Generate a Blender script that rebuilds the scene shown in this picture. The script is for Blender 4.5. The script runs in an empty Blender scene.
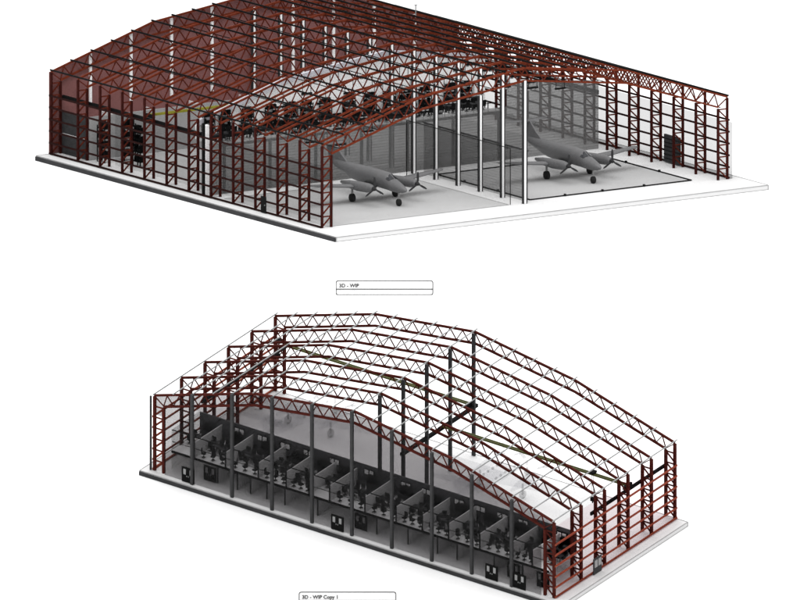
import bpy, bmesh, math, random
from mathutils import Vector, Matrix
random.seed(7)
scn = bpy.context.scene
COL = scn.collection
S = 0.1                                    # one drawing unit = 0.1 m
E = math.radians(10.45)                    # camera elevation
TILT = math.radians(16.85)                 # slope of the bank the lower hangar stands on
V = Vector

# ------------------------------------------------------------------ materials
def mat(name, col, rough=0.6, metal=0.0, var=0.12, scale=1.5, spec=0.3, bump=0.0):
    m = bpy.data.materials.new(name); m.use_nodes = True
    nt = m.node_tree; b = nt.nodes['Principled BSDF']
    b.inputs['Roughness'].default_value = rough; b.inputs['Metallic'].default_value = metal
    b.inputs['Specular IOR Level'].default_value = spec
    tc = nt.nodes.new('ShaderNodeTexCoord'); n = nt.nodes.new('ShaderNodeTexNoise')
    n.inputs['Scale'].default_value = scale; n.inputs['Detail'].default_value = 4
    nt.links.new(tc.outputs['Object'], n.inputs['Vector'])
    r = nt.nodes.new('ShaderNodeValToRGB')
    r.color_ramp.elements[0].position = .3; r.color_ramp.elements[1].position = .7
    r.color_ramp.elements[0].color = tuple(c*(1-var) for c in col)+(1,)
    r.color_ramp.elements[1].color = tuple(min(1, c*(1+var)) for c in col)+(1,)
    nt.links.new(n.outputs['Fac'], r.inputs['Fac']); nt.links.new(r.outputs['Color'], b.inputs['Base Color'])
    return m
def tinted(name, trans, line=0.0, dark=.8, skin=0.0, col=(.2, .2, .2)):
    """a clear tinted film; with line > 0 it carries fine horizontal ribs that pass less light"""
    m = bpy.data.materials.new(name); m.use_nodes = True
    nt = m.node_tree; nt.nodes.clear()
    out = nt.nodes.new('ShaderNodeOutputMaterial')
    t = nt.nodes.new('ShaderNodeBsdfTransparent'); t.inputs['Color'].default_value = (*trans, 1)
    if line:
        tc = nt.nodes.new('ShaderNodeTexCoord'); w = nt.nodes.new('ShaderNodeTexWave')
        w.bands_direction = 'Z'; w.inputs['Scale'].default_value = line; w.inputs['Distortion'].default_value = 0
        nt.links.new(tc.outputs['Object'], w.inputs['Vector'])
        r = nt.nodes.new('ShaderNodeValToRGB')
        r.color_ramp.elements[0].position = .12; r.color_ramp.elements[1].position = .3
        r.color_ramp.elements[0].color = tuple(c*dark for c in trans)+(1,); r.color_ramp.elements[1].color = (*trans, 1)
        nt.links.new(w.outputs['Fac'], r.inputs['Fac']); nt.links.new(r.outputs['Color'], t.inputs['Color'])
    if skin:
        mx = nt.nodes.new('ShaderNodeMixShader'); d = nt.nodes.new('ShaderNodeBsdfDiffuse')
        d.inputs['Color'].default_value = (*col, 1); mx.inputs[0].default_value = skin
        nt.links.new(t.outputs[0], mx.inputs[1]); nt.links.new(d.outputs[0], mx.inputs[2])
        nt.links.new(mx.outputs[0], out.inputs['Surface'])
    else:
        nt.links.new(t.outputs[0], out.inputs['Surface'])
    return m
M = dict(
    ground=mat('white_ground', (.90, .90, .90), .9, var=.01, scale=.05, spec=0),
    slab=mat('white_concrete', (.62, .62, .62), .9, var=.02, scale=.3, spec=0),
    floor=mat('grey_floor', (.40, .40, .40), .8, var=.03, scale=.3, spec=.05),
    slab_shade=mat('dark_slab_shade', (.022, .022, .024), .8, var=.3, scale=.8),  # dark colour standing in for shade on a slab side
    trim=mat('grey_trim', (.30, .30, .30), .8),
    red=mat('red_oxide_steel', (.080, .014, .007), .8, var=.35, scale=3, spec=.06),
    redlight=mat('orange_red_steel', (.115, .021, .009), .8, var=.3, scale=3, spec=.06),
    dred=mat('dark_red_steel', (.032, .0055, .004), .8, var=.35, scale=3, spec=.06),
    girt=mat('blackish_red_steel', (.014, .0035, .0028), .8, var=.3, scale=3, spec=.05),
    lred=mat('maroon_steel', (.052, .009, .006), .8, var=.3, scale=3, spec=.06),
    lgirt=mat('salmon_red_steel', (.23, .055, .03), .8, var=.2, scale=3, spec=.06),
    black=mat('black_steel', (.006, .006, .006), .8, var=.3, scale=3, spec=.05),
    dgrey=mat('dark_grey_steel', (.032, .032, .033), .7, var=.2, scale=2, spec=.1),
    grey=mat('mid_grey_paint', (.22, .22, .22), .6, var=.1),
    galv=mat('galvanised_steel', (.22, .225, .225), .5, metal=0, var=.15, scale=2),
    white=mat('white_paint', (.85, .85, .85), .6, var=.04),
    offwhite=mat('pale_grey_panel', (.72, .72, .72), .7, var=.05, scale=.6),
    lav=mat('pale_lavender_sheet', (.52, .52, .56), .7, var=.15, scale=1),
    wall=mat('light_grey_wall', (.32, .32, .32), .7, var=.05, scale=.6),
    post=mat('post_grey_steel', (.036, .036, .037), .7, var=.2, scale=2, spec=.1),
    wall2=mat('grey_partition_board', (.50, .50, .50), .7, var=.06, scale=.6),
    dwall=mat('charcoal_wall', (.085, .085, .09), .7, var=.15, scale=.8),
    mauve=mat('mauve_red_siding', (.19, .078, .074), .7, var=.12, scale=1.2),
    olive=mat('olive_yellow_steel', (.060, .065, .008), .5, var=.2, scale=2),
    yellow=mat('yellow_steel', (.26, .25, .02), .5, var=.2, scale=2),
    navy=mat('navy_door', (.02, .025, .06), .5, var=.2),
    glass=mat('dark_window_glass', (.02, .022, .026), .1, var=.1, spec=.5),
    pale=mat('pale_window_glass', (.95, .95, .95), .2, var=.03, spec=.5),
    plane=mat('grey_aircraft_paint', (.115, .115, .118), .35, var=.08, scale=.6),
    wplane=mat('white_aircraft_paint', (.95, .95, .95), .5, var=.03, scale=.6),
    rubber=mat('black_rubber', (.012, .012, .012), .8, var=.2),
    frame=mat('grey_frame_paint', (.10, .10, .10), .8),
    ink=mat('black_ink', (.03, .03, .03), .8, var=.05),
    t_gable=tinted('smoke_glass_sheet', (.64, .635, .64), skin=.02, col=(.30, .30, .30)),
    t_lside=tinted('neutral_grey_sheet', (.92, .92, .92)),
    t_clear=tinted('clear_screen_film', (.95, .95, .95)),
    t_rear=tinted('smoke_grey_sheet', (.88, .87, .875)),
    t_side=tinted('pinkish_sheet', (.93, .89, .90)),
    t_deck=tinted('clear_deck_sheet', (.95, .95, .95), skin=.5, col=(.8, .8, .8)),
    t_ghost=tinted('clear_model_plastic', (.915, .915, .92)),
    t_ghost_dark=tinted('smoky_model_plastic', (.80, .80, .80)),
    t_lining=tinted('light_grey_lining_film', (.87, .87, .87)),
    t_part=tinted('grey_ribbed_sheet', (.74, .74, .74), line=1.1, dark=.80, skin=.36, col=(.24, .24, .24)),
    t_curt=tinted('grey_curtain_film', (.82, .82, .82), line=1.1, dark=.88, skin=.14, col=(.16, .16, .16)),
    t_rside=tinted('pale_grey_sheet', (.73, .73, .73)),
    t_room=tinted('clear_grey_sheet', (.76, .76, .76)),
)

# ------------------------------------------------------------------ mesh helpers (drawing units in, metres out)
def B(): return bmesh.new()
def box(bm, a, b):
    vs = [bm.verts.new(V((x, y, z))*S) for x in (a[0], b[0]) for y in (a[1], b[1]) for z in (a[2], b[2])]
    for f in ((0,1,3,2),(4,6,7,5),(0,4,5,1),(2,3,7,6),(0,2,6,4),(1,5,7,3)): bm.faces.new([vs[i] for i in f])
def bar(bm, p, q, w, h=None, up=None):
    h = w if h is None else h
    p, q = V(p), V(q); d = q-p
    if d.length < 1e-6: return
    d.normalize(); u = V(up) if up else V((0,0,1))
    if abs(d.dot(u)) > .98: u = V((0,1,0))
    s = d.cross(u).normalized(); t = s.cross(d)
    vs = [bm.verts.new((o + s*a*w/2 + t*b*h/2)*S) for o in (p, q) for a, b in ((-1,-1),(1,-1),(1,1),(-1,1))]
    for f in ((3,2,1,0),(4,5,6,7),(0,1,5,4),(1,2,6,5),(2,3,7,6),(3,0,4,7)): bm.faces.new([vs[i] for i in f])
def prism(bm, poly, axis, a, b):
    """extrude a polygon (list of 2-D points) along axis 'x','y' or 'z' from a to b"""
    def P(p, t): return {'x': (t, p[0], p[1]), 'y': (p[0], t, p[1]), 'z': (p[0], p[1], t)}[axis]
    va = [bm.verts.new(V(P(p, a))*S) for p in poly]; vb = [bm.verts.new(V(P(p, b))*S) for p in poly]
    bm.faces.new(va); bm.faces.new(vb[::-1]); n = len(poly)
    for i in range(n): bm.faces.new((va[i], vb[i], vb[(i+1) % n], va[(i+1) % n]))
def loft(bm, rings, cap=True):
    R = [[bm.verts.new(V(p)*S) for p in r] for r in rings]; n = len(R[0])
    for a, b in zip(R, R[1:]):
        for i in range(n): bm.faces.new((a[i], a[(i+1) % n], b[(i+1) % n], b[i]))
    if cap: bm.faces.new(R[0][::-1]); bm.faces.new(R[-1])
def ring(y, x0, z0, rx, rz, n=16):
    return [(x0+rx*math.cos(2*math.pi*i/n), y, z0+rz*math.sin(2*math.pi*i/n)) for i in range(n)]
def cyl(bm, p, q, r, n=12):
    p, q = V(p), V(q); d = (q-p).normalized()
    u = d.orthogonal().normalized(); w = d.cross(u)
    loft(bm, [[tuple(o+u*r*math.cos(2*math.pi*i/n)+w*r*math.sin(2*math.pi*i/n)) for i in range(n)] for o in (p, q)])
def obj(name, bm, m, parent=None, smooth=False):
    me = bpy.data.meshes.new(name); bmesh.ops.recalc_face_normals(bm, faces=bm.faces); bm.to_mesh(me); bm.free()
    me.materials.append(M[m] if isinstance(m, str) else m)
    if smooth:
        for p in me.polygons: p.use_smooth = True
    o = bpy.data.objects.new(name, me); COL.objects.link(o)
    if parent: o.parent = parent
    return o
def thing(name, label, cat, loc=(0,0,0), rot=None, group=None, frame=None):
    """an Empty at the thing's base; frame = matrix of the site it stands on"""
    o = bpy.data.objects.new(name, None); COL.objects.link(o)
    m = Matrix.Translation(V(loc)*S) @ (Matrix.Rotation(rot, 4, 'Z') if rot else Matrix())
    o.matrix_world = (frame @ m) if frame else m
    o['label'] = label; o['category'] = cat
    if group: o['group'] = group
    o.empty_display_size = .2
    return o
def tag(o, label, cat, group=None):
    o['label'] = label; o['category'] = cat
    if group: o['group'] = group
    return o
def copy_tree(o, parent=None):
    c = o.copy(); COL.objects.link(c)
    if parent: c.parent = parent
    for ch in list(o.children): copy_tree(ch, c)
    return c
def put(o, frame, loc, rot=0):
    o.matrix_world = frame @ Matrix.Translation(V(loc)*S) @ Matrix.Rotation(rot, 4, 'Z')

# ------------------------------------------------------------------ site: flat plateau, then a bank sloping to the viewer
SIN = math.sin(E)
def sx(px): return (px-400)*.1
def sy(py): return (300-py)*.1
HY = sy(322)/SIN                                   # the bend between plateau and bank
UF = Matrix.Translation((sx(322), sy(228)/SIN, 0)) @ Matrix.Rotation(math.atan2(270, 405), 4, 'Z')
t_ = (sy(322)-sy(470))/math.sin(E+TILT)
LF = (Matrix.Translation((sx(154.7), HY - t_*math.cos(TILT), -t_*math.sin(TILT))) @ Matrix.Rotation(TILT, 4, 'X')
      @ Matrix.Rotation(math.atan2(-277.5, 398), 4, 'Z'))
bm = B(); prof = [(900, 0)]
ang = 0; y, z = HY+3, 0.0; prof.append((y, z))
for i in range(12):
    ang += TILT/12; y -= .5*math.cos(ang-TILT/24); z -= .5*math.sin(ang-TILT/24); prof.append((y, z))
# end of the bend lies on the bank plane to within a few cm; follow that plane downhill
end = prof[-1]; d0 = (HY-end[0])*math.tan(TILT); dz = -d0-end[1]
prof = [(a, b) for a, b in prof[:2]]+[(a, b+dz*(i+1)/12) for i, (a, b) in enumerate(prof[2:])]
prof.append((HY-180, -180*math.tan(TILT)))
L_ = [[bm.verts.new((x, a, b-.505)) for (a, b) in prof] for x in (-400, 400)]
for i in range(len(prof)-1): bm.faces.new((L_[0][i], L_[0][i+1], L_[1][i+1], L_[1][i]))
g = obj('ground', bm, 'ground'); g['kind'] = 'structure'
for p in g.data.polygons:
    p.use_smooth = True

# ------------------------------------------------------------------ hangar generator
W = 487.0
PTS = [(0, 84), (.25*W, 122), (.5*W, 138), (.75*W, 123), (W, 83.5)]
def ztop(u):
    for (a, za), (b, zb) in zip(PTS, PTS[1:]):
        if u <= b+1e-6: return za+(zb-za)*(u-a)/(b-a)
    return PTS[-1][1]
DEPTH = 13.0
INN = 11.0
NP = 20
NW = 32
def make_truss(root, y, m1, m2, cw, ww, post=False):
    t = bpy.data.objects.new('roof_truss', None); COL.objects.link(t); t.parent = root; t.location = (0, y*S, 0)
    b = B()
    for (a, za), (c, zc) in zip(PTS, PTS[1:]): bar(b, (a, 0, za), (c, 0, zc), cw)
    obj('top_chord', b, m1, t)
    b = B(); q = [(INN, ztop(INN)-DEPTH)]+[(a, za-DEPTH) for a, za in PTS[1:-1]]+[(W-INN, ztop(W-INN)-DEPTH)]
    for (a, za), (c, zc) in zip(q, q[1:]): bar(b, (a, 0, za), (c, 0, zc), cw)
    obj('bottom_chord', b, m1, t)
    b = B()
    for k in range(NW):
        u0, u1 = W*k/NW, W*(k+1)/NW; um = (u0+u1)/2
        if k == 0: um = max(um, INN)
        if k == NW-1: um = min(um, W-INN)
        if post: bar(b, (um, 0, ztop(um)-.8), (um, 0, ztop(um)-DEPTH+.6), ww*.8)
        for s in (u0, u1): bar(b, (s, 0, ztop(s)-.8), (um, 0, ztop(um)-DEPTH+.6), ww)
    obj('web', b, m2, t)
    return t
def make_column(root, x, y, s, ml, mw, lw):
    """lattice column: outer leg at x, inner leg s*INN further in"""
    c = bpy.data.objects.new('lattice_column', None); COL.objects.link(c); c.parent = root; c.location = (x*S, y*S, 0)
    zo, zi = ztop(x)-1, ztop(x)-DEPTH+2
    b = B(); bar(b, (0,0,0), (0,0,zo), lw, lw); obj('leg', b, ml, c)
    b = B(); bar(b, (s*INN,0,0), (s*INN,0,zi), lw, lw); obj('leg', b, ml, c)
    b = B(); n = 6; h = zi/n
    for i in range(n):
        bar(b, (0,0,i*h+1), (s*INN,0,(i+1)*h-1), 1.2)
        bar(b, (0,0,(i+1)*h-1), (s*INN,0,(i+1)*h-1), 1.2)
    obj('lacing', b, mw, c)
def hbeam_column(root, name, x, y, z, web, fl, w=4.5):
    """a flanged post: a wide web plate between two narrower dark flanges"""
    c = bpy.data.objects.new(name, None); COL.objects.link(c); c.parent = root; c.location = (x*S, y*S, 0)
    b = B(); box(b, (-w*.36, -w*.36, 0), (w*.36, w*.36, z)); obj('shaft', b, web, c)
    b = B(); box(b, (-w*.36-1.2, -w*.36-.1, 0), (-w*.36-.02, w*.36+.1, z-.3)); obj('flange', b, fl, c)
    b = B(); box(b, (w*.36+.02, -w*.36-.1, 0), (w*.36+1.2, w*.36+.1, z-.3)); obj('flange', b, fl, c)
    return c
def gable_poly(lo=0, drop=0, x0=0, x1=W):
    xs = [x0]+[a for a, _ in PTS if x0 < a < x1]+[x1]
    return [(x0, lo), (x1, lo)]+[(x, ztop(x)-drop) for x in reversed(xs)]

def slab(F, x0, x1, y0, y1, shade_side, name_label):
    b = B(); box(b, (x0, y0, -5), (x1, y1, -.15)); s = obj('concrete_slab', b, 'slab'); s.matrix_world = F; s['kind'] = 'structure'
    b = B()
    # slim grey arris strips along the visible edges
    for z in (-.2, -4.9):
        for p, q in (((x0,y0),(x1,y0)), ((x1,y0),(x1,y1)), ((x0,y1),(x1,y1)), ((x0,y0),(x0,y1))):
            bar(b, (*p, z), (*q, z), .75)
    for p in ((x0,y0),(x1,y0),(x1,y1),(x0,y1)): bar(b, (*p,-5), (*p,0), .75)
    e = obj('edge_trim', b, 'trim', s)
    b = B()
    if shade_side == 'x': box(b, (x0-1.5, y0+.5, -5), (x0-.6, y1, -.9))
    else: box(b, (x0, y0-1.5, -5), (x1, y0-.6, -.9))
    obj('painted_shade_face', b, 'slab_shade', s)  # dark strip along one slab side, its shade painted as colour
    return s

# ================================================================== UPPER HANGAR
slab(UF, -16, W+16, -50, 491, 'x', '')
UY = [40*i for i in range(12)]+[488]
U = thing('hangar', 'big see-through hangar frame of rust red trusses under dark purlins, mauve end wall, open front', 'hangar', frame=UF)
for y in UY:
    make_truss(U, y, 'redlight', 'red', 1.8, .95)
    make_column(U, 0, y, 1, 'dred', 'red', 2.1)
    make_column(U, W, y, -1, 'dred', 'red', 2.1)
    hbeam_column(U, 'centre_column', W/2, y, ztop(W/2)-DEPTH, 'white', 'dgrey', 3.4)
for z in (1.2, 12, 24, 36, 48, 60):
    for x in (-1.9, W+1.9):
        b = B(); bar(b, (x, -1, z), (x, 489, z), 1.2, 1.7); obj('girt', b, 'girt', U)
for k in range(NP+1):
    u = W*k/NP; z = ztop(u)+1.7
    b = B(); bar(b, (u, -2, z), (u, 490, z), 1.15, 1.5); obj('purlin', b, 'black', U)
for k in range(1, NW, 3):
    u = W*(k+.5)/NW; z = ztop(u)-DEPTH+.3
    b = B(); bar(b, (u, 1, z), (u, 487, z), .55, .8); obj('lateral_brace', b, 'black', U)
b = B(); bar(b, (350, 356, ztop(350)), (350, 356, ztop(350)+11), .8); bar(b, (348.6, 356, ztop(350)+11.4), (351.6, 356, ztop(350)+11.4), .8); obj('vent_pole', b, 'galv', U)
b = B(); prism(b, gable_poly(0, 1), 'y', 491.5, 492.5); obj('gable_wall', b, 'mauve', U)
for k in range(1, 10):
    if k != 5:
        b = B(); box(b, (W*k/10-1.4, 489.6, 44), (W*k/10+1.4, 491.3, ztop(W*k/10)-2)); obj('gable_column', b, 'white', U)
b = B(); box(b, (W+3.2, 0, 0), (W+6.2, 488, 57)); obj('side_wall', b, 't_rside', U)
b = B(); box(b, (INN+7, 8, .6), (INN+7.6, 208, 57)); obj('wall_lining', b, 't_lining', U)
b = B(); box(b, (INN+7, 216, .6), (INN+7.6, 400, 57)); obj('wall_lining', b, 't_lining', U)
d = B(); box(d, (W-1.4, 84, 1), (W+.3, 112, 29)); dd = obj('sliding_door', d, 'dgrey', U)
d = B()
for i in range(1, 7): box(d, (W-1.9, 84.2, 1+i*4-.25), (W-1.42, 111.8, 1+i*4+.25))
obj('door_rib', d, 'black', dd)
for y in (96,):
    d = B(); box(d, (-3.6, y, 0.5), (-2.8, y+9, 17)); dd = obj('door', d, 'black', U)
    d = B(); box(d, (-4.1, y+1.2, 8), (-3.62, y+2, 9)); obj('handle', d, 'galv', dd)
for x in (INN+3, W-INN-3):
    b = B(); bar(b, (x, 212, 57), (x, 488, 57), 2.4, 4); obj('crane_rail', b, 'black', U)

# mid partition: ribbed translucent sheet below, white board above, with a pale capping
P = thing('partition_wall', 'tall cross wall inside the big hangar, grey ribbed translucent below and white above', 'partition', frame=UF)
b = B(); prism(b, [(6, .2), (W-14, .2), (W-14, 70), (.745*W, 78), (.745*W, 54), (6, 54)], 'y', 211, 211.8); obj('translucent_sheet', b, 't_part', P)
xs = [18, .15*W, .25*W, .4*W, .5*W, .62*W, .75*W, .9*W]
arch = [(x, ztop(x)-26) for x in xs]
b = B(); prism(b, [(18, 49.5)]+[(.75*W, 49.5)]+arch[:-1][::-1], 'y', 254, 255.4); obj('upper_board', b, 'white', P)
b = B()
for a, c in zip(arch, arch[1:-1]):
    bar(b, (a[0], 252, a[1]+2.5), (c[0], 252, c[1]+2.5), 4, 5)
obj('capping', b, 'lav', P)
b = B(); box(b, (0, 210, .1), (4.5, 214, 72)); obj('end_post', b, 'white', P)
b = B(); box(b, (-2.2, 210.5, .1), (-.1, 213.5, 74)); obj('end_post', b, 'black', P)
MZ = thing('mezzanine', 'long dark edged mezzanine deck behind the grey partition, carrying office furniture', 'mezzanine', frame=UF)
b = B(); box(b, (20, 213, 48), (.74*W, 253.5, 50)); obj('deck', b, 'offwhite', MZ)
b = B(); box(b, (20, 212.2, 47.6), (.74*W, 212.9, 50.4)); obj('fascia', b, 'dgrey', MZ)
for k in range(7):
    b = B(); x = 26+k*55; box(b, (x-1.2, 214, 0), (x+1.2, 216.4, 47.9)); obj('post', b, 'dgrey', MZ)
b = B()
bar(b, (20, 213, 59), (.74*W, 213, 59), .6)
for k in range(40): bar(b, (20+k*8.7, 213, 50.5), (20+k*8.7, 213, 59), .35)
obj('railing', b, 'black', MZ)

# floor finish of the left bay, and the track and curtain round the right bay
b = B(); box(b, (8, 2, -.14), (226, 188, .04)); o = obj('floor', b, 'floor'); o.matrix_world = UF; o['kind'] = 'structure'
b = B()
for p, q in (((8,2),(226,2)), ((226,2),(226,188)), ((8,188),(226,188))): bar(b, (*p, .06), (*q, .06), .7)
obj('edge_trim', b, 'trim', o)
b = B(); box(b, (262, 13, -.14), (450, 178, .04)); o = obj('floor', b, 'floor'); o.matrix_world = UF; o['kind'] = 'structure'
b = B(); box(b, (34, 262, -.14), (452, 436, .04)); o = obj('floor', b, 'floor'); o.matrix_world = UF; o['kind'] = 'structure'
TR = thing('floor_track', 'black guide track laid as a rectangle on the floor around the right hand aircraft', 'track', frame=UF)
for p, q in (((258,12),(452,12)), ((452,12),(452,180)), ((258,180),(452,180)), ((258,12),(258,180))):
    b = B(); bar(b, (*p, .6), (*q, .6), 1.1, 1.0); obj('rail', b, 'black', TR)
for p in ((300,12),(345,12),(395,12),(452,70),(452,130),(258,70),(258,130)):
    b = B(); cyl(b, (*p, 0), (*p, 2.2), 1.3, 10); obj('roller', b, 'black', TR)
CS = thing('screen', 'tall clear screen in a thin black frame along the right side of the left aircraft', 'screen', frame=UF)
b = B(); box(b, (227.2, 2, .3), (227.6, 188, 57)); obj('clear_film', b, 't_clear', CS)
b = B()
for p, q in (((227.4,1.6,.2),(227.4,1.6,57.4)), ((227.4,188.4,.2),(227.4,188.4,57.4)), ((227.4,1.6,57.4),(227.4,188.4,57.4))): bar(b, p, q, .6)
obj('frame', b, 'black', CS)
CU = thing('curtain', 'grey translucent curtain hanging along the centre columns between the two aircraft', 'curtain', frame=UF)
b = B(); box(b, (249, 3, .5), (249.5, 190, 52)); obj('curtain_film', b, 't_curt', CU)
b = B(); bar(b, (249.25, 2, 52.6), (249.25, 191, 52.6), 1.2); obj('curtain_rail', b, 'dgrey', CU)

# ------------------------------------------------------------------ office blocks
def office(F, label, y0, y1, facing, x0, x1, wm, floorm, partm, endm, rooms, windows, doors, side):
    o = thing('office_block', label, 'offices', frame=F)
    back, front = (y1, y0) if side > 0 else (y0, y1)     # 'back' = wall towards the hangar hall
    s = 1 if side > 0 else -1
    b = B(); box(b, (x0, min(back, back+s), .1), (x1, max(back, back+s), 18.9)); obj('hall_wall', b, 'wall' if side < 0 else 'white', o)
    b = B(); box(b, (x0, min(back, back+s), 19), (x1, max(back, back+s), 44)); up = obj('upper_wall', b, wm, o)
    b = B(); box(b, (x0, y0+.2, 19.1), (x1, y1-.1, 20.6)); obj('upper_floor', b, floorm, o)
    b = B(); fy = front - s*.8
    box(b, (x0-.6, min(front, fy), 18.6), (x1+.6, max(front, fy)-.02, 21)); obj('floor_edge', b, 'black', o)
    b = B(); box(b, (x0-.8, y0, .1), (x0-.1, y1, 18.5)); obj('end_wall', b, endm, o)
    b = B(); box(b, (x0-.8, y0, 21), (x0-.1, y1, 44)); obj('end_wall', b, endm, o)
    b = B(); box(b, (x1+.1, y0, 21), (x1+.8, y1, 44)); obj('end_wall', b, endm, o)
    for xr in rooms[0]:
        b = B(); box(b, (xr, y0+.4, 20.7), (xr+.8, y1-.3, 38)); obj('room_partition', b, partm, o)
    for xr in rooms[1]:
        b = B(); box(b, (xr, y0+.4, .1), (xr+.8, y1-.3, 18.5)); obj('room_partition', b, partm, o)
        b = B(); box(b, (xr-.3, y0-.3, .1), (xr+1.1, y0+.35, 18.4)); obj('mullion', b, 'dgrey', o)
    if side > 0:
        b = B(); bar(b, (x0, y0, 44), (x1, y0, 44), .8); bar(b, (x0, y0, 31), (x1, y0, 31), .5)
        for xr in rooms[0]: bar(b, (xr, y0-.4, 21), (xr, y0-.4, 44), 1.0); bar(b, (xr, y0, 44), (xr, y1, 44), .6)
        obj('glazing_bars', b, 'black', o)
    for xw, zw in windows:
        b = B(); yy = back - s*.9 if side > 0 else back + .9
        box(b, (xw-6.4, min(back, yy), zw-3.4), (xw+6.4, max(back, yy), zw+3.4)); f = obj('window_frame', b, 'black', o)
        yp = yy - s*.25 if side > 0 else yy+.25
        for dx in (-3, 3):
            b = B(); box(b, (xw+dx-2.3, min(yy, yp), zw-2.4), (xw+dx+2.3, max(yy, yp), zw+2.4)); obj('pane', b, 'pale', f)
    for xd, zd, wd, hd, m in doors:
        b = B(); yd = y0-.7
        box(b, (xd, yd, zd), (xd+wd, y0-.03, zd+hd)); obj('door', b, m, o)
    return o
def pframe(F): return F
office(UF, 'light grey walled office block at the far back of the big hangar', 440, 488, 0, 13, 470, 'wall', 'offwhite', 'offwhite', 'dgrey',
       ([60, 110, 165, 225, 290, 350, 410], [90, 170, 250, 330, 410]), [], [(30,1,9,17,'black'),(98,3,8,12,'navy'),(128,1,6,16,'grey'),(160,1,9,17,'dgrey'),(62,3,7,10,'dgrey'),(205,1,9,17,'black'),(128,26,7,9,'dgrey'),(90,26,7,9,'glass'),(165,26,7,9,'glass')], -1)

# ------------------------------------------------------------------ furniture (a few pixels each)
def chair_mesh():
    b = B()
    box(b, (-2.2,-2.2,4.2), (2.2,2.2,5.2)); box(b, (-2.1,1.7,5.6), (2.1,2.4,10.5))
    cyl(b, (0,0,.8), (0,0,4.3), .5, 8)
    for i in range(5):
        a = i*2*math.pi/5; bar(b, (0,0,.9), (2.2*math.cos(a), 2.2*math.sin(a), .3), .6)
    return b
def desk_mesh():
    b = B()
    box(b, (-7,-3.4,6.6), (7,3.4,7.3))
    for x in (-6.4, 6.4):
        for y in (-2.9, 2.9): box(b, (x-.4,y-.4,0), (x+.4,y+.4,6.58))
    box(b, (-6,2.6,2), (6,3,6.5))
    return b
chair0 = obj('office_chair', chair_mesh(), 'black'); desk0 = obj('desk', desk_mesh(), 'dgrey')
def mon_mesh():
    b = B(); box(b, (-2.6,-.3,1.6), (2.6,.3,5.2)); box(b, (-.4,-.2,.3), (.4,.2,1.6)); box(b, (-1.4,-1,0), (1.4,1,.3)); return b
mon0 = obj('monitor', mon_mesh(), 'black')
def cab_mesh():
    b = B(); box(b, (-2.2,-1.8,0), (2.2,1.8,11))
    for i in range(4): box(b, (-1.9,-2.1,.8+i*2.6), (1.9,-1.82,3+i*2.6))
    return b
cab0 = obj('filing_cabinet', cab_mesh(), 'dgrey')
used = set()
def place(src, F, loc, rot, label, cat, group):
    if src.name not in used: o = src; used.add(src.name)
    else: o = src.copy(); COL.objects.link(o)
    put(o, F, loc, rot); tag(o, label, cat, group); return o
ORD = ['first','second','third','fourth','fifth','sixth','seventh','eighth','ninth','tenth','eleventh','twelfth','thirteenth','fourteenth']
def cluster(F, x0, x1, y0, y1, z, where, gname, nd, rnd):
    w = (x1-x0)/nd
    for i in range(nd):
        x = x0+w*(i+.5); y = (y0+y1)/2+rnd.uniform(-4, 6)
        place(desk0, F, (x, y, z), 0 if rnd.random() < .7 else math.pi/2*0.0, f'dark desk {where}', 'desk', f'desks {gname}')
        place(mon0, F, (x+rnd.uniform(-3, 3), y+1, z+7.32), rnd.uniform(-.3, .3), f'black monitor on desk {where}', 'monitor', f'monitors {gname}')
        place(chair0, F, (x+rnd.uniform(-4, 0), y-7, z), math.pi+rnd.uniform(-.6, .6), f'black swivel chair {where}', 'chair', f'chairs {gname}')
        place(chair0, F, (x+rnd.uniform(0, 4), y+8.5, z), rnd.uniform(-.6, .6), f'black swivel chair {where}', 'chair', f'chairs {gname}')
    place(cab0, F, (x1-3.5, y1-3.5, z), 0, f'dark filing cabinet {where}', 'cabinet', f'cabinets {gname}')
rnd = random.Random(3)
for k in range(7):
    a = 26+k*47; cluster(UF, a, a+43, 218, 248, 50.05, f'on the mezzanine, {ORD[k]} bay from its left end', f'on mezzanine bay {k+1}', 5, rnd)

def rack_mesh():
    b = B()
    for x in (-6, 6):
        for y in (-2.2, 2.2): box(b, (x-.4, y-.4, 0), (x+.4, y+.4, 24))
    for i in range(4): box(b, (-6.3, -2.6, 3+i*6.3), (6.3, 2.6, 3.7+i*6.3))
    q = random.Random(5)
    for i in range(4):
        x = -5.4
        while x < 4:
            wd = q.uniform(1.2, 3); box(b, (x, -2, 3.72+i*6.3), (x+wd, 2, 3.72+i*6.3+q.uniform(1.5, 4.4))); x += wd+q.uniform(.2, 2)
    return b
rack0 = obj('storage_rack', rack_mesh(), 'black')
for k in range(14):
    place(rack0, UF, (30+k*24+rnd.uniform(-4, 4), 249.5+rnd.uniform(-.8, .8), 50.05), 0, f'black storage rack against the mezzanine back wall, {ORD[k]} from its left end', 'rack', 'storage racks on the mezzanine')

for loc, rot, lab in (((20, 424, .1), 1.57, 'tall black storage rack on the floor beside the left wall nearest its back corner'),
                      ((46, 418, .1), 0, 'tall black storage rack on the floor in front of the pale office wall'),
                      ((36, 384, .1), 1.57, 'tall black storage rack on the floor behind the left wall, next towards the front')):
    o = place(rack0, UF, loc, rot, lab, 'rack', 'storage racks on the rear hall floor'); o.scale = (1.1, 1.3, 1.55)

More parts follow.
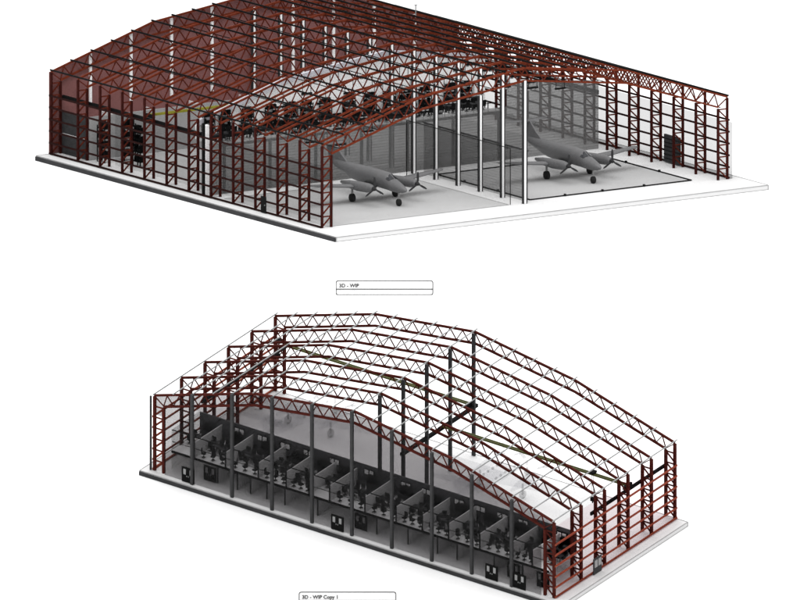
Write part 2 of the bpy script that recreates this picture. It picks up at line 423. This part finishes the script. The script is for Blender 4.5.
# hanging lamps under the front trusses
t0 = thing('hanging_lamp', '', 'lamp', frame=UF)
b = B(); box(b, (-6, -1.2, 0), (6, 1.2, 1.6)); h = obj('lamp_housing', b, 'black', t0)
b = B()
for x in (-5, 0, 5): box(b, (x-1.3, -1, -1.2), (x+1.3, 1, -.02))
obj('lamp_tube', b, 'grey', h)
b = B()
for x in (-5, 5): bar(b, (x, 0, 1.6), (x, 0, 13), .5)
bar(b, (-5.6, 0, 13), (5.6, 0, 13), .5); obj('hanger', b, 'black', t0)
n = 0
for j in range(1, 6):
    for i in range(9):
        u = 40+i*33+(j % 2)*9
        o = t0 if n == 0 else copy_tree(t0)
        put(o, UF, (u, 40*j, ztop(u)-DEPTH-13.4), 0)
        tag(o, f'black lamp hanging from the {ORD[j]} roof truss behind the open front', 'lamp', f'lamps under truss {j+1}'); n += 1

# ------------------------------------------------------------------ aircraft
def make_plane(label, pm, frame, loc, rot, dark):
    t = thing('propeller_aircraft', label, 'aircraft', loc, rot, 'twin engine aircraft', frame=frame)   # nose towards -y, origin between the main wheels
    st = [(-59, 17.5, .6, .6), (-57, 17.6, 2.2, 2.2), (-52, 18, 4.4, 4.3), (-44, 18.8, 6.4, 6.0), (-38, 19.6, 7.4, 6.9), (-33, 21, 8, 8.4), (-27, 22.4, 8.2, 9.6),
          (-10, 22.8, 8.3, 9.8), (20, 22.8, 8.3, 9.8), (35, 23.2, 7.6, 9), (50, 24.6, 5.8, 7), (65, 26.4, 3.6, 4.6), (76, 28, 1.6, 2.4), (80, 28.6, .5, .8)]
    b = B(); loft(b, [ring(y, 0, z, rx*.88, rz*.92, 20) for y, z, rx, rz in st]); fu = obj('fuselage', b, pm, t, True)
    b = B()
    for s in (-1, 1):
        loft(b, [[(s*1, -37.6, 27.2), (s*6, -35.5, 25.2), (s*6.6, -31, 26.2), (s*1, -30, 30.4)],
                 [(s*1, -36.8, 26.6), (s*5.6, -34.6, 24.6), (s*6, -30.4, 25.6), (s*1, -29.4, 29.8)]])
    obj('windscreen', b, 'glass' if dark else 't_ghost_dark', fu)
    for s in (-1, 1):
        for i in range(6 if not dark else 0):
            b = B(); y = -20+i*8
            cyl(b, (s*7.0, y, 25.5), (s*8.25, y, 25.3), 1.5, 10); obj('cabin_window', b, 'glass' if dark else 't_ghost_dark', fu)
        # wing: tapered aerofoil with dihedral
        def foil(x, yle, ch, z, th): return [(x, yle+ch*a, z+th*c) for a, c in ((0,0),(.08,.55),(.3,1),(.65,.7),(1,.05),(.65,-.3),(.3,-.5),(.08,-.35))]
        b = B(); loft(b, [foil(s*4, -12, 24, 14.5, 3), foil(s*26, -11, 21, 16.2, 2.6), foil(s*80, -3.5, 11, 21.4, 1.1), foil(s*83, -1, 7, 22, .5)])
        wg = obj('wing', b, pm, t, True)
        b = B(); loft(b, [ring(y, s*26, z, rx, rz, 14) for y, z, rx, rz in ((-38, 19, 2.2, 2.2), (-35, 18.8, 3.4, 3.8), (-28, 18.4, 4.2, 4.9), (-10, 17.6, 4.4, 5), (8, 17.2, 3.4, 3.8), (20, 17.6, 1.2, 1.4))])
        en = obj('engine', b, pm, t, True)
        b = B(); loft(b, [ring(y, s*26, 19, r, r, 12) for y, r in ((-38, 2.1), (-40.5, 1.9), (-43, 1.1), (-44.5, .2))]); obj('spinner', b, 'dgrey' if dark else 't_ghost_dark', en, True)
        b = B()
        for k in range(3):
            a = math.radians(90+120*k); d = V((math.cos(a), 0, math.sin(a))); n = V((-math.sin(a), 0, math.cos(a)))
            c = V((s*26, -40.3, 19)); r = []
            for f, w, tw in ((1.2,.5,.5), (5,1.1,.35), (9,1.1,.22), (12.2,.6,.15)):
                o = c+d*f; u = (n*math.cos(tw)+V((0,1,0))*math.sin(tw))*w; v = V((0,.28,0))
                r.append([tuple(o-u-v), tuple(o+u-v), tuple(o+u+v), tuple(o-u+v)])
            loft(b, r)
        obj('propeller', b, 'dgrey' if dark else 't_ghost_dark', en)
        b = B(); bar(b, (s*26, 0, 4), (s*26, 0, 16), 1.6); g1 = obj('landing_gear', b, 't_ghost_dark' if not dark else 'grey', t)
        b = B(); cyl(b, (s*26-1.6, 0, 4.2), (s*26+1.6, 0, 4.2), 4.2, 18); obj('wheel', b, 'rubber' if dark else 't_ghost_dark', g1, True)
        b = B(); loft(b, [foil(s*.5, 69, 14, 45, 1), foil(s*27, 78, 8, 45.5, .5)]); obj('tailplane', b, pm, t, True)
    b = B(); loft(b, [[(-.9, 45, 29), (.9, 45, 29), (.8, 79, 28), (-.8, 79, 28)], [(-.8, 58, 37), (.8, 58, 37), (.7, 82, 36), (-.7, 82, 36)], [(-.6, 69, 46), (.6, 69, 46), (.5, 84, 46), (-.5, 84, 46)]])
    obj('fin', b, pm, t)
    b = B(); bar(b, (0, -45, 3.5), (0, -45, 16), 1.4); g1 = obj('landing_gear', b, 't_ghost_dark' if not dark else 'grey', t)
    b = B(); cyl(b, (-1.3, -45, 3.6), (1.3, -45, 3.6), 3.6, 18); obj('wheel', b, 'rubber' if dark else 't_ghost_dark', g1, True)
    return t
make_plane('grey twin propeller aircraft parked in the left bay beside the red corner column', 'plane', UF, (131, 103, .1), 0, True)
make_plane('grey twin propeller aircraft parked in the right bay inside the black floor track', 'plane', UF, (362, 99, .1), 0, True)

# ------------------------------------------------------------------ cranes
def crane(F, x0, x1, y, z, m, label, hx, drop, grp):
    t = thing('bridge_crane', label, 'crane', ((x0+x1)/2, y, z), None, grp, frame=F)
    h = (x1-x0)/2
    for dy in (-1.3, 1.3):
        b = B(); box(b, (-h+1, dy-.5, -.7), (h-1, dy+.5, 1.4)); obj('girder', b, m, t)
    for s in (-1, 1):
        b = B(); box(b, (s*h-1.8, -7, -2.2), (s*h+1.8, 7, -1.3)); box(b, (s*h-1.2, -6.5, -1.25), (s*h+1.2, 6.5, 1.2)); obj('end_truck', b, 'black', t)
    b = B(); box(b, (hx-3, -3.4, 1.45), (hx+3, 3.4, 3.6)); ho = obj('trolley', b, 'black', t)
    b = B(); bar(b, (hx-1, 0, 1.4), (hx-1, 0, -drop+4), .35); bar(b, (hx+1, 0, 1.4), (hx+1, 0, -drop+4), .35); obj('hoist_cable', b, 'galv', ho)
    b = B(); box(b, (hx-2, -1.4, -drop), (hx+2, 1.4, -drop+4)); cyl(b, (hx, 0, -drop-2.2), (hx, 0, -drop-.02), .7, 8); obj('hook_block', b, 'black', ho)
    return t
crane(UF, INN+4, W/2-6, 333, 62, 'yellow', 'bright yellow bridge crane in the rear hall of the big hangar', 60, 14, 'bridge cranes')

# ================================================================== LOWER HANGAR
PTS = [(0, 84), (.25*W, 122), (.5*W, 138), (.75*W, 119.5), (W, 85)]
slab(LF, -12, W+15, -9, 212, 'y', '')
LY = [0, 47, 88, 129, 170, 211]
LH = thing('hangar', 'half length hangar frame with maroon trusses, thin pale purlins and a smoke tinted end wall', 'hangar', frame=LF)
for y in LY:
    make_truss(LH, y, 'lred', 'lred', 2.1, .95)
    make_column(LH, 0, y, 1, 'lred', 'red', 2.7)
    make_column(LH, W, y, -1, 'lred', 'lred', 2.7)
    if y: 
        b = B(); box(b, (W/2-1.9, y-3.6, 0), (W/2+1.9, y-1.6, ztop(W/2)-1)); obj('centre_column', b, 'dgrey', LH)
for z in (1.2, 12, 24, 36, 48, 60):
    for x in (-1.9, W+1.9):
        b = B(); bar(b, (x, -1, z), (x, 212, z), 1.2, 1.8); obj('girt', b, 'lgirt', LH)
for k in range(NP+1):
    u = W*k/NP; z = ztop(u)+1.9
    b = B(); bar(b, (u, -3, z), (u, 215, z), .95, .95); obj('purlin', b, 'galv', LH)
b = B(); prism(b, gable_poly(61.6, 1.4, 0, W-2), 'y', 1.7, 2.2); obj('gable_wall', b, 't_gable', LH)
b = B(); box(b, (14, -2.8, .2), (W-14, -2.2, 64)); obj('gable_wall', b, 't_gable', LH)
rx = [0, .208*W, .414*W, .664*W, .9*W]
b = B(); prism(b, [(2, 44.2), (.9*W, 44.2)]+[(x, max(46, ztop(min(x+42, W))-52)) for x in rx[::-1][:-1]]+[(2, ztop(44)-52)], 'y', 60.2, 60.8); obj('rear_sheet', b, 't_rear', LH)
for k in range(1, 10):
    u = W*k/10
    b = B(); box(b, (u-1.5, -5.8, 0), (u+1.5, -3.0, ztop(u)+(2 if k < 7 else -1))); obj('gable_column', b, 'post', LH)
b = B(); box(b, (W+3.2, 0, .1), (W+4, 211, 82)); obj('side_wall', b, 't_side', LH)
b = B(); box(b, (-4, 0, .1), (-3.2, 211, 82)); obj('side_wall', b, 't_lside', LH)
b = B(); box(b, (-4.6, -2.4, 0), (-2.9, -.8, 83)); obj('corner_post', b, 'dgrey', LH)
for x, a, wd in ((INN+3, 62, 2), (W-INN-3, 84, 2), (W/2, 82, 3.4)):
    b = B(); bar(b, (x, a, 54.5), (x, 214, 54.5), wd, 3.4); obj('crane_rail', b, 'black', LH)
d = B(); box(d, (W+4.1, 62, .5), (W+5, 76, 18)); dd = obj('door', d, 'dgrey', LH)
for i in range(2):
    d = B(); box(d, (W+5.02, 63.5+i*6.4, 8), (W+5.4, 68.4+i*6.4, 16)); obj('pane', d, 'grey', dd)
def front_door(x, y, z, parent):
    for k in range(2):
        b = B(); box(b, (x+k*7.7, y-.9, z), (x+k*7.7+7.4, y, z+16.5)); dr = obj('door', b, 'black', parent)
        b = B(); box(b, (x+k*7.7+2.2, y-1.2, z+8.5), (x+k*7.7+5.2, y-.92, z+14.5)); obj('pane', b, 'grey', dr)
        b = B(); box(b, (x+k*7.7+(6.2 if k == 0 else .6), y-1.5, z+6.4), (x+k*7.7+(6.8 if k == 0 else 1.2), y-.92, z+7.6)); obj('handle', b, 'galv', dr)
for x in (36, 218, 406, 440): front_door(x, -3.6, .4, LH)
ROOMS = [40, 78, 118, 152, 180, 205, 248, 286, 318, 350, 388, 425, 452]
LO = office(LF, 'two storey office row with charcoal upper wall behind the smoke tinted end wall', 12, 60, 0, 13, 472, 'dwall', 't_deck', 'wall2', 't_room',
       (ROOMS, [68, 92, 108, 128, 150, 190, 238, 262, 300, 336, 360, 405, 440]),
       [(62,37),(90,37),(118,37),(146,37),(178,37),(220,37),(265,36),(290,36),(330,36),(356,36),(382,36),(408,36),(455,36)], [], 1)
for x in (52, 236, 422, 458): front_door(x, 11.8, .4, LO)
for k, (a, c) in enumerate(zip([14]+ROOMS, ROOMS+[471])):
    n = 4 if c-a > 34 else 3 if c-a > 26 else 2
    cluster(LF, a+2, c-1, 22, 52, 20.65, f'in lower hangar, {ORD[k]} upstairs office from the left', f'in upper room {k+1}', n, rnd)
for k, (a, c) in enumerate(zip([14]+ROOMS, ROOMS+[471])):
    o = place(rack0, LF, ((a+c)/2+1, 56, 20.65), 0, f'black rack at the back of the {ORD[k]} upstairs office from the left, lower hangar', 'rack', 'storage racks in the office row'); o.scale = (1.0, .8, .62)
    if c-a > 26:
        for d in (-.3, 0, .3): place(chair0, LF, ((a+c)/2+d*(c-a), 17.5, 20.65), rnd.uniform(-3, 3), f'black swivel chair in lower hangar, {ORD[k]} upstairs office from the left', 'chair', f'chairs in upper room {k+1}')
crane(LF, INN+4, W/2-3, 205, 58.5, 'olive', 'olive green bridge crane in the left half of the lower hangar', -120, 16, 'bridge cranes')
crane(LF, W/2+3, W-INN-4, 150, 58.5, 'olive', 'olive green bridge crane in the right half of the lower hangar', 70, 30, 'bridge cranes')
make_plane('ghostly clear twin propeller aircraft standing in the left half of the lower hangar', 't_ghost', LF, (77, 160, .1), math.pi, False)
make_plane('ghostly clear twin propeller aircraft standing in the right half of the lower hangar', 't_ghost', LF, (311, 160, .1), math.pi, False)

# ================================================================== title plates
def text_mesh(body, size, m, parent, loc):
    c = bpy.data.curves.new('lettering', 'FONT'); c.body = body; c.size = size*.82; c.extrude = .008; c.offset = .012
    to = bpy.data.objects.new('tmp', c); COL.objects.link(to)
    bpy.context.view_layer.update()
    me = bpy.data.meshes.new_from_object(to.evaluated_get(bpy.context.evaluated_depsgraph_get()))
    bpy.data.objects.remove(to)
    me.materials.clear(); me.materials.append(M[m])
    o = bpy.data.objects.new('lettering', me); COL.objects.link(o); o.parent = parent
    o.matrix_parent_inverse = Matrix(); o.matrix_local = Matrix.Translation(loc) @ Matrix.Rotation(math.pi/2, 4, 'X')
    return o
def rrect(w, h, r, n=5):
    p = []
    for cx, cz, a0 in ((w/2-r, r, -90), (w/2-r, h-r, 0), (-w/2+r, h-r, 90), (-w/2+r, r, 180)):
        for i in range(n+1):
            a = math.radians(a0+90*i/n); p.append((cx+r*math.cos(a), cz+r*math.sin(a)))
    return p
def plate(frame, body, label, w, h):
    t = thing('title_plate', label, 'sign', frame=frame, group='white title plates')
    b = B(); prism(b, rrect(w, h, 2.2), 'y', 0, 1.2); obj('board', b, 'white', t)
    b = B(); q = rrect(w, h, 2.2)
    for a, c in zip(q, q[1:]+q[:1]): bar(b, (a[0], -.2, a[1]), (c[0], -.2, c[1]), .9, .8, up=(0,1,0))
    bar(b, (-w/2, -.2, h*.40), (w/2, -.2, h*.40), .9, .8, up=(0,1,0)); obj('border', b, 'frame', t)
    text_mesh(body, .62, 'ink', t, (-w/2*S+.30, -.03, h*S*.40+.20))
plate(Matrix.Translation((sx(384.5), (sy(295)+.505*math.cos(E))/SIN, -.5)), '3D - WIP', 'white title plate reading 3D - WIP below the big hangar', 97, 14.6)
tt = (sy(322)-sy(606.5)-.49)/math.sin(E+TILT)
plate(Matrix.Translation((sx(347.5), HY-tt*math.cos(TILT), -tt*math.sin(TILT)-.5)), '3D - WIP Copy 1', 'white title plate reading 3D - WIP Copy 1 in front of the lower hangar', 97, 14.8)

# ================================================================== light, camera
w = bpy.data.worlds.new('World'); scn.world = w; w.use_nodes = True
bg = w.node_tree.nodes['Background']; bg.inputs[0].default_value = (1, 1, 1, 1); bg.inputs[1].default_value = 1.15
ld = bpy.data.lights.new('softbox', 'AREA'); ld.shape = 'SQUARE'; ld.size = 220; ld.energy = 480000
lo = bpy.data.objects.new('softbox', ld); COL.objects.link(lo); lo.location = (0, -25, 200)
cd = bpy.data.cameras.new('Camera'); cd.type = 'ORTHO'; cd.ortho_scale = 80; cd.clip_start = 1; cd.clip_end = 3000
co = bpy.data.objects.new('Camera', cd); COL.objects.link(co)
co.location = (0, -420*math.cos(E), 420*math.sin(E)); co.rotation_euler = (math.pi/2-E, 0, 0)
scn.camera = co
scn.render.engine = 'CYCLES'
scn.cycles.transparent_max_bounces = 64; scn.cycles.transparent_min_bounces = 48; scn.cycles.min_light_bounces = 2; scn.cycles.max_bounces = 8; scn.cycles.diffuse_bounces = 6
scn.cycles.use_denoising = True; scn.cycles.denoising_input_passes = 'RGB'
scn.view_settings.view_transform = 'Standard'; scn.view_settings.look = 'None'; scn.view_settings.exposure = 0; scn.view_settings.gamma = 1
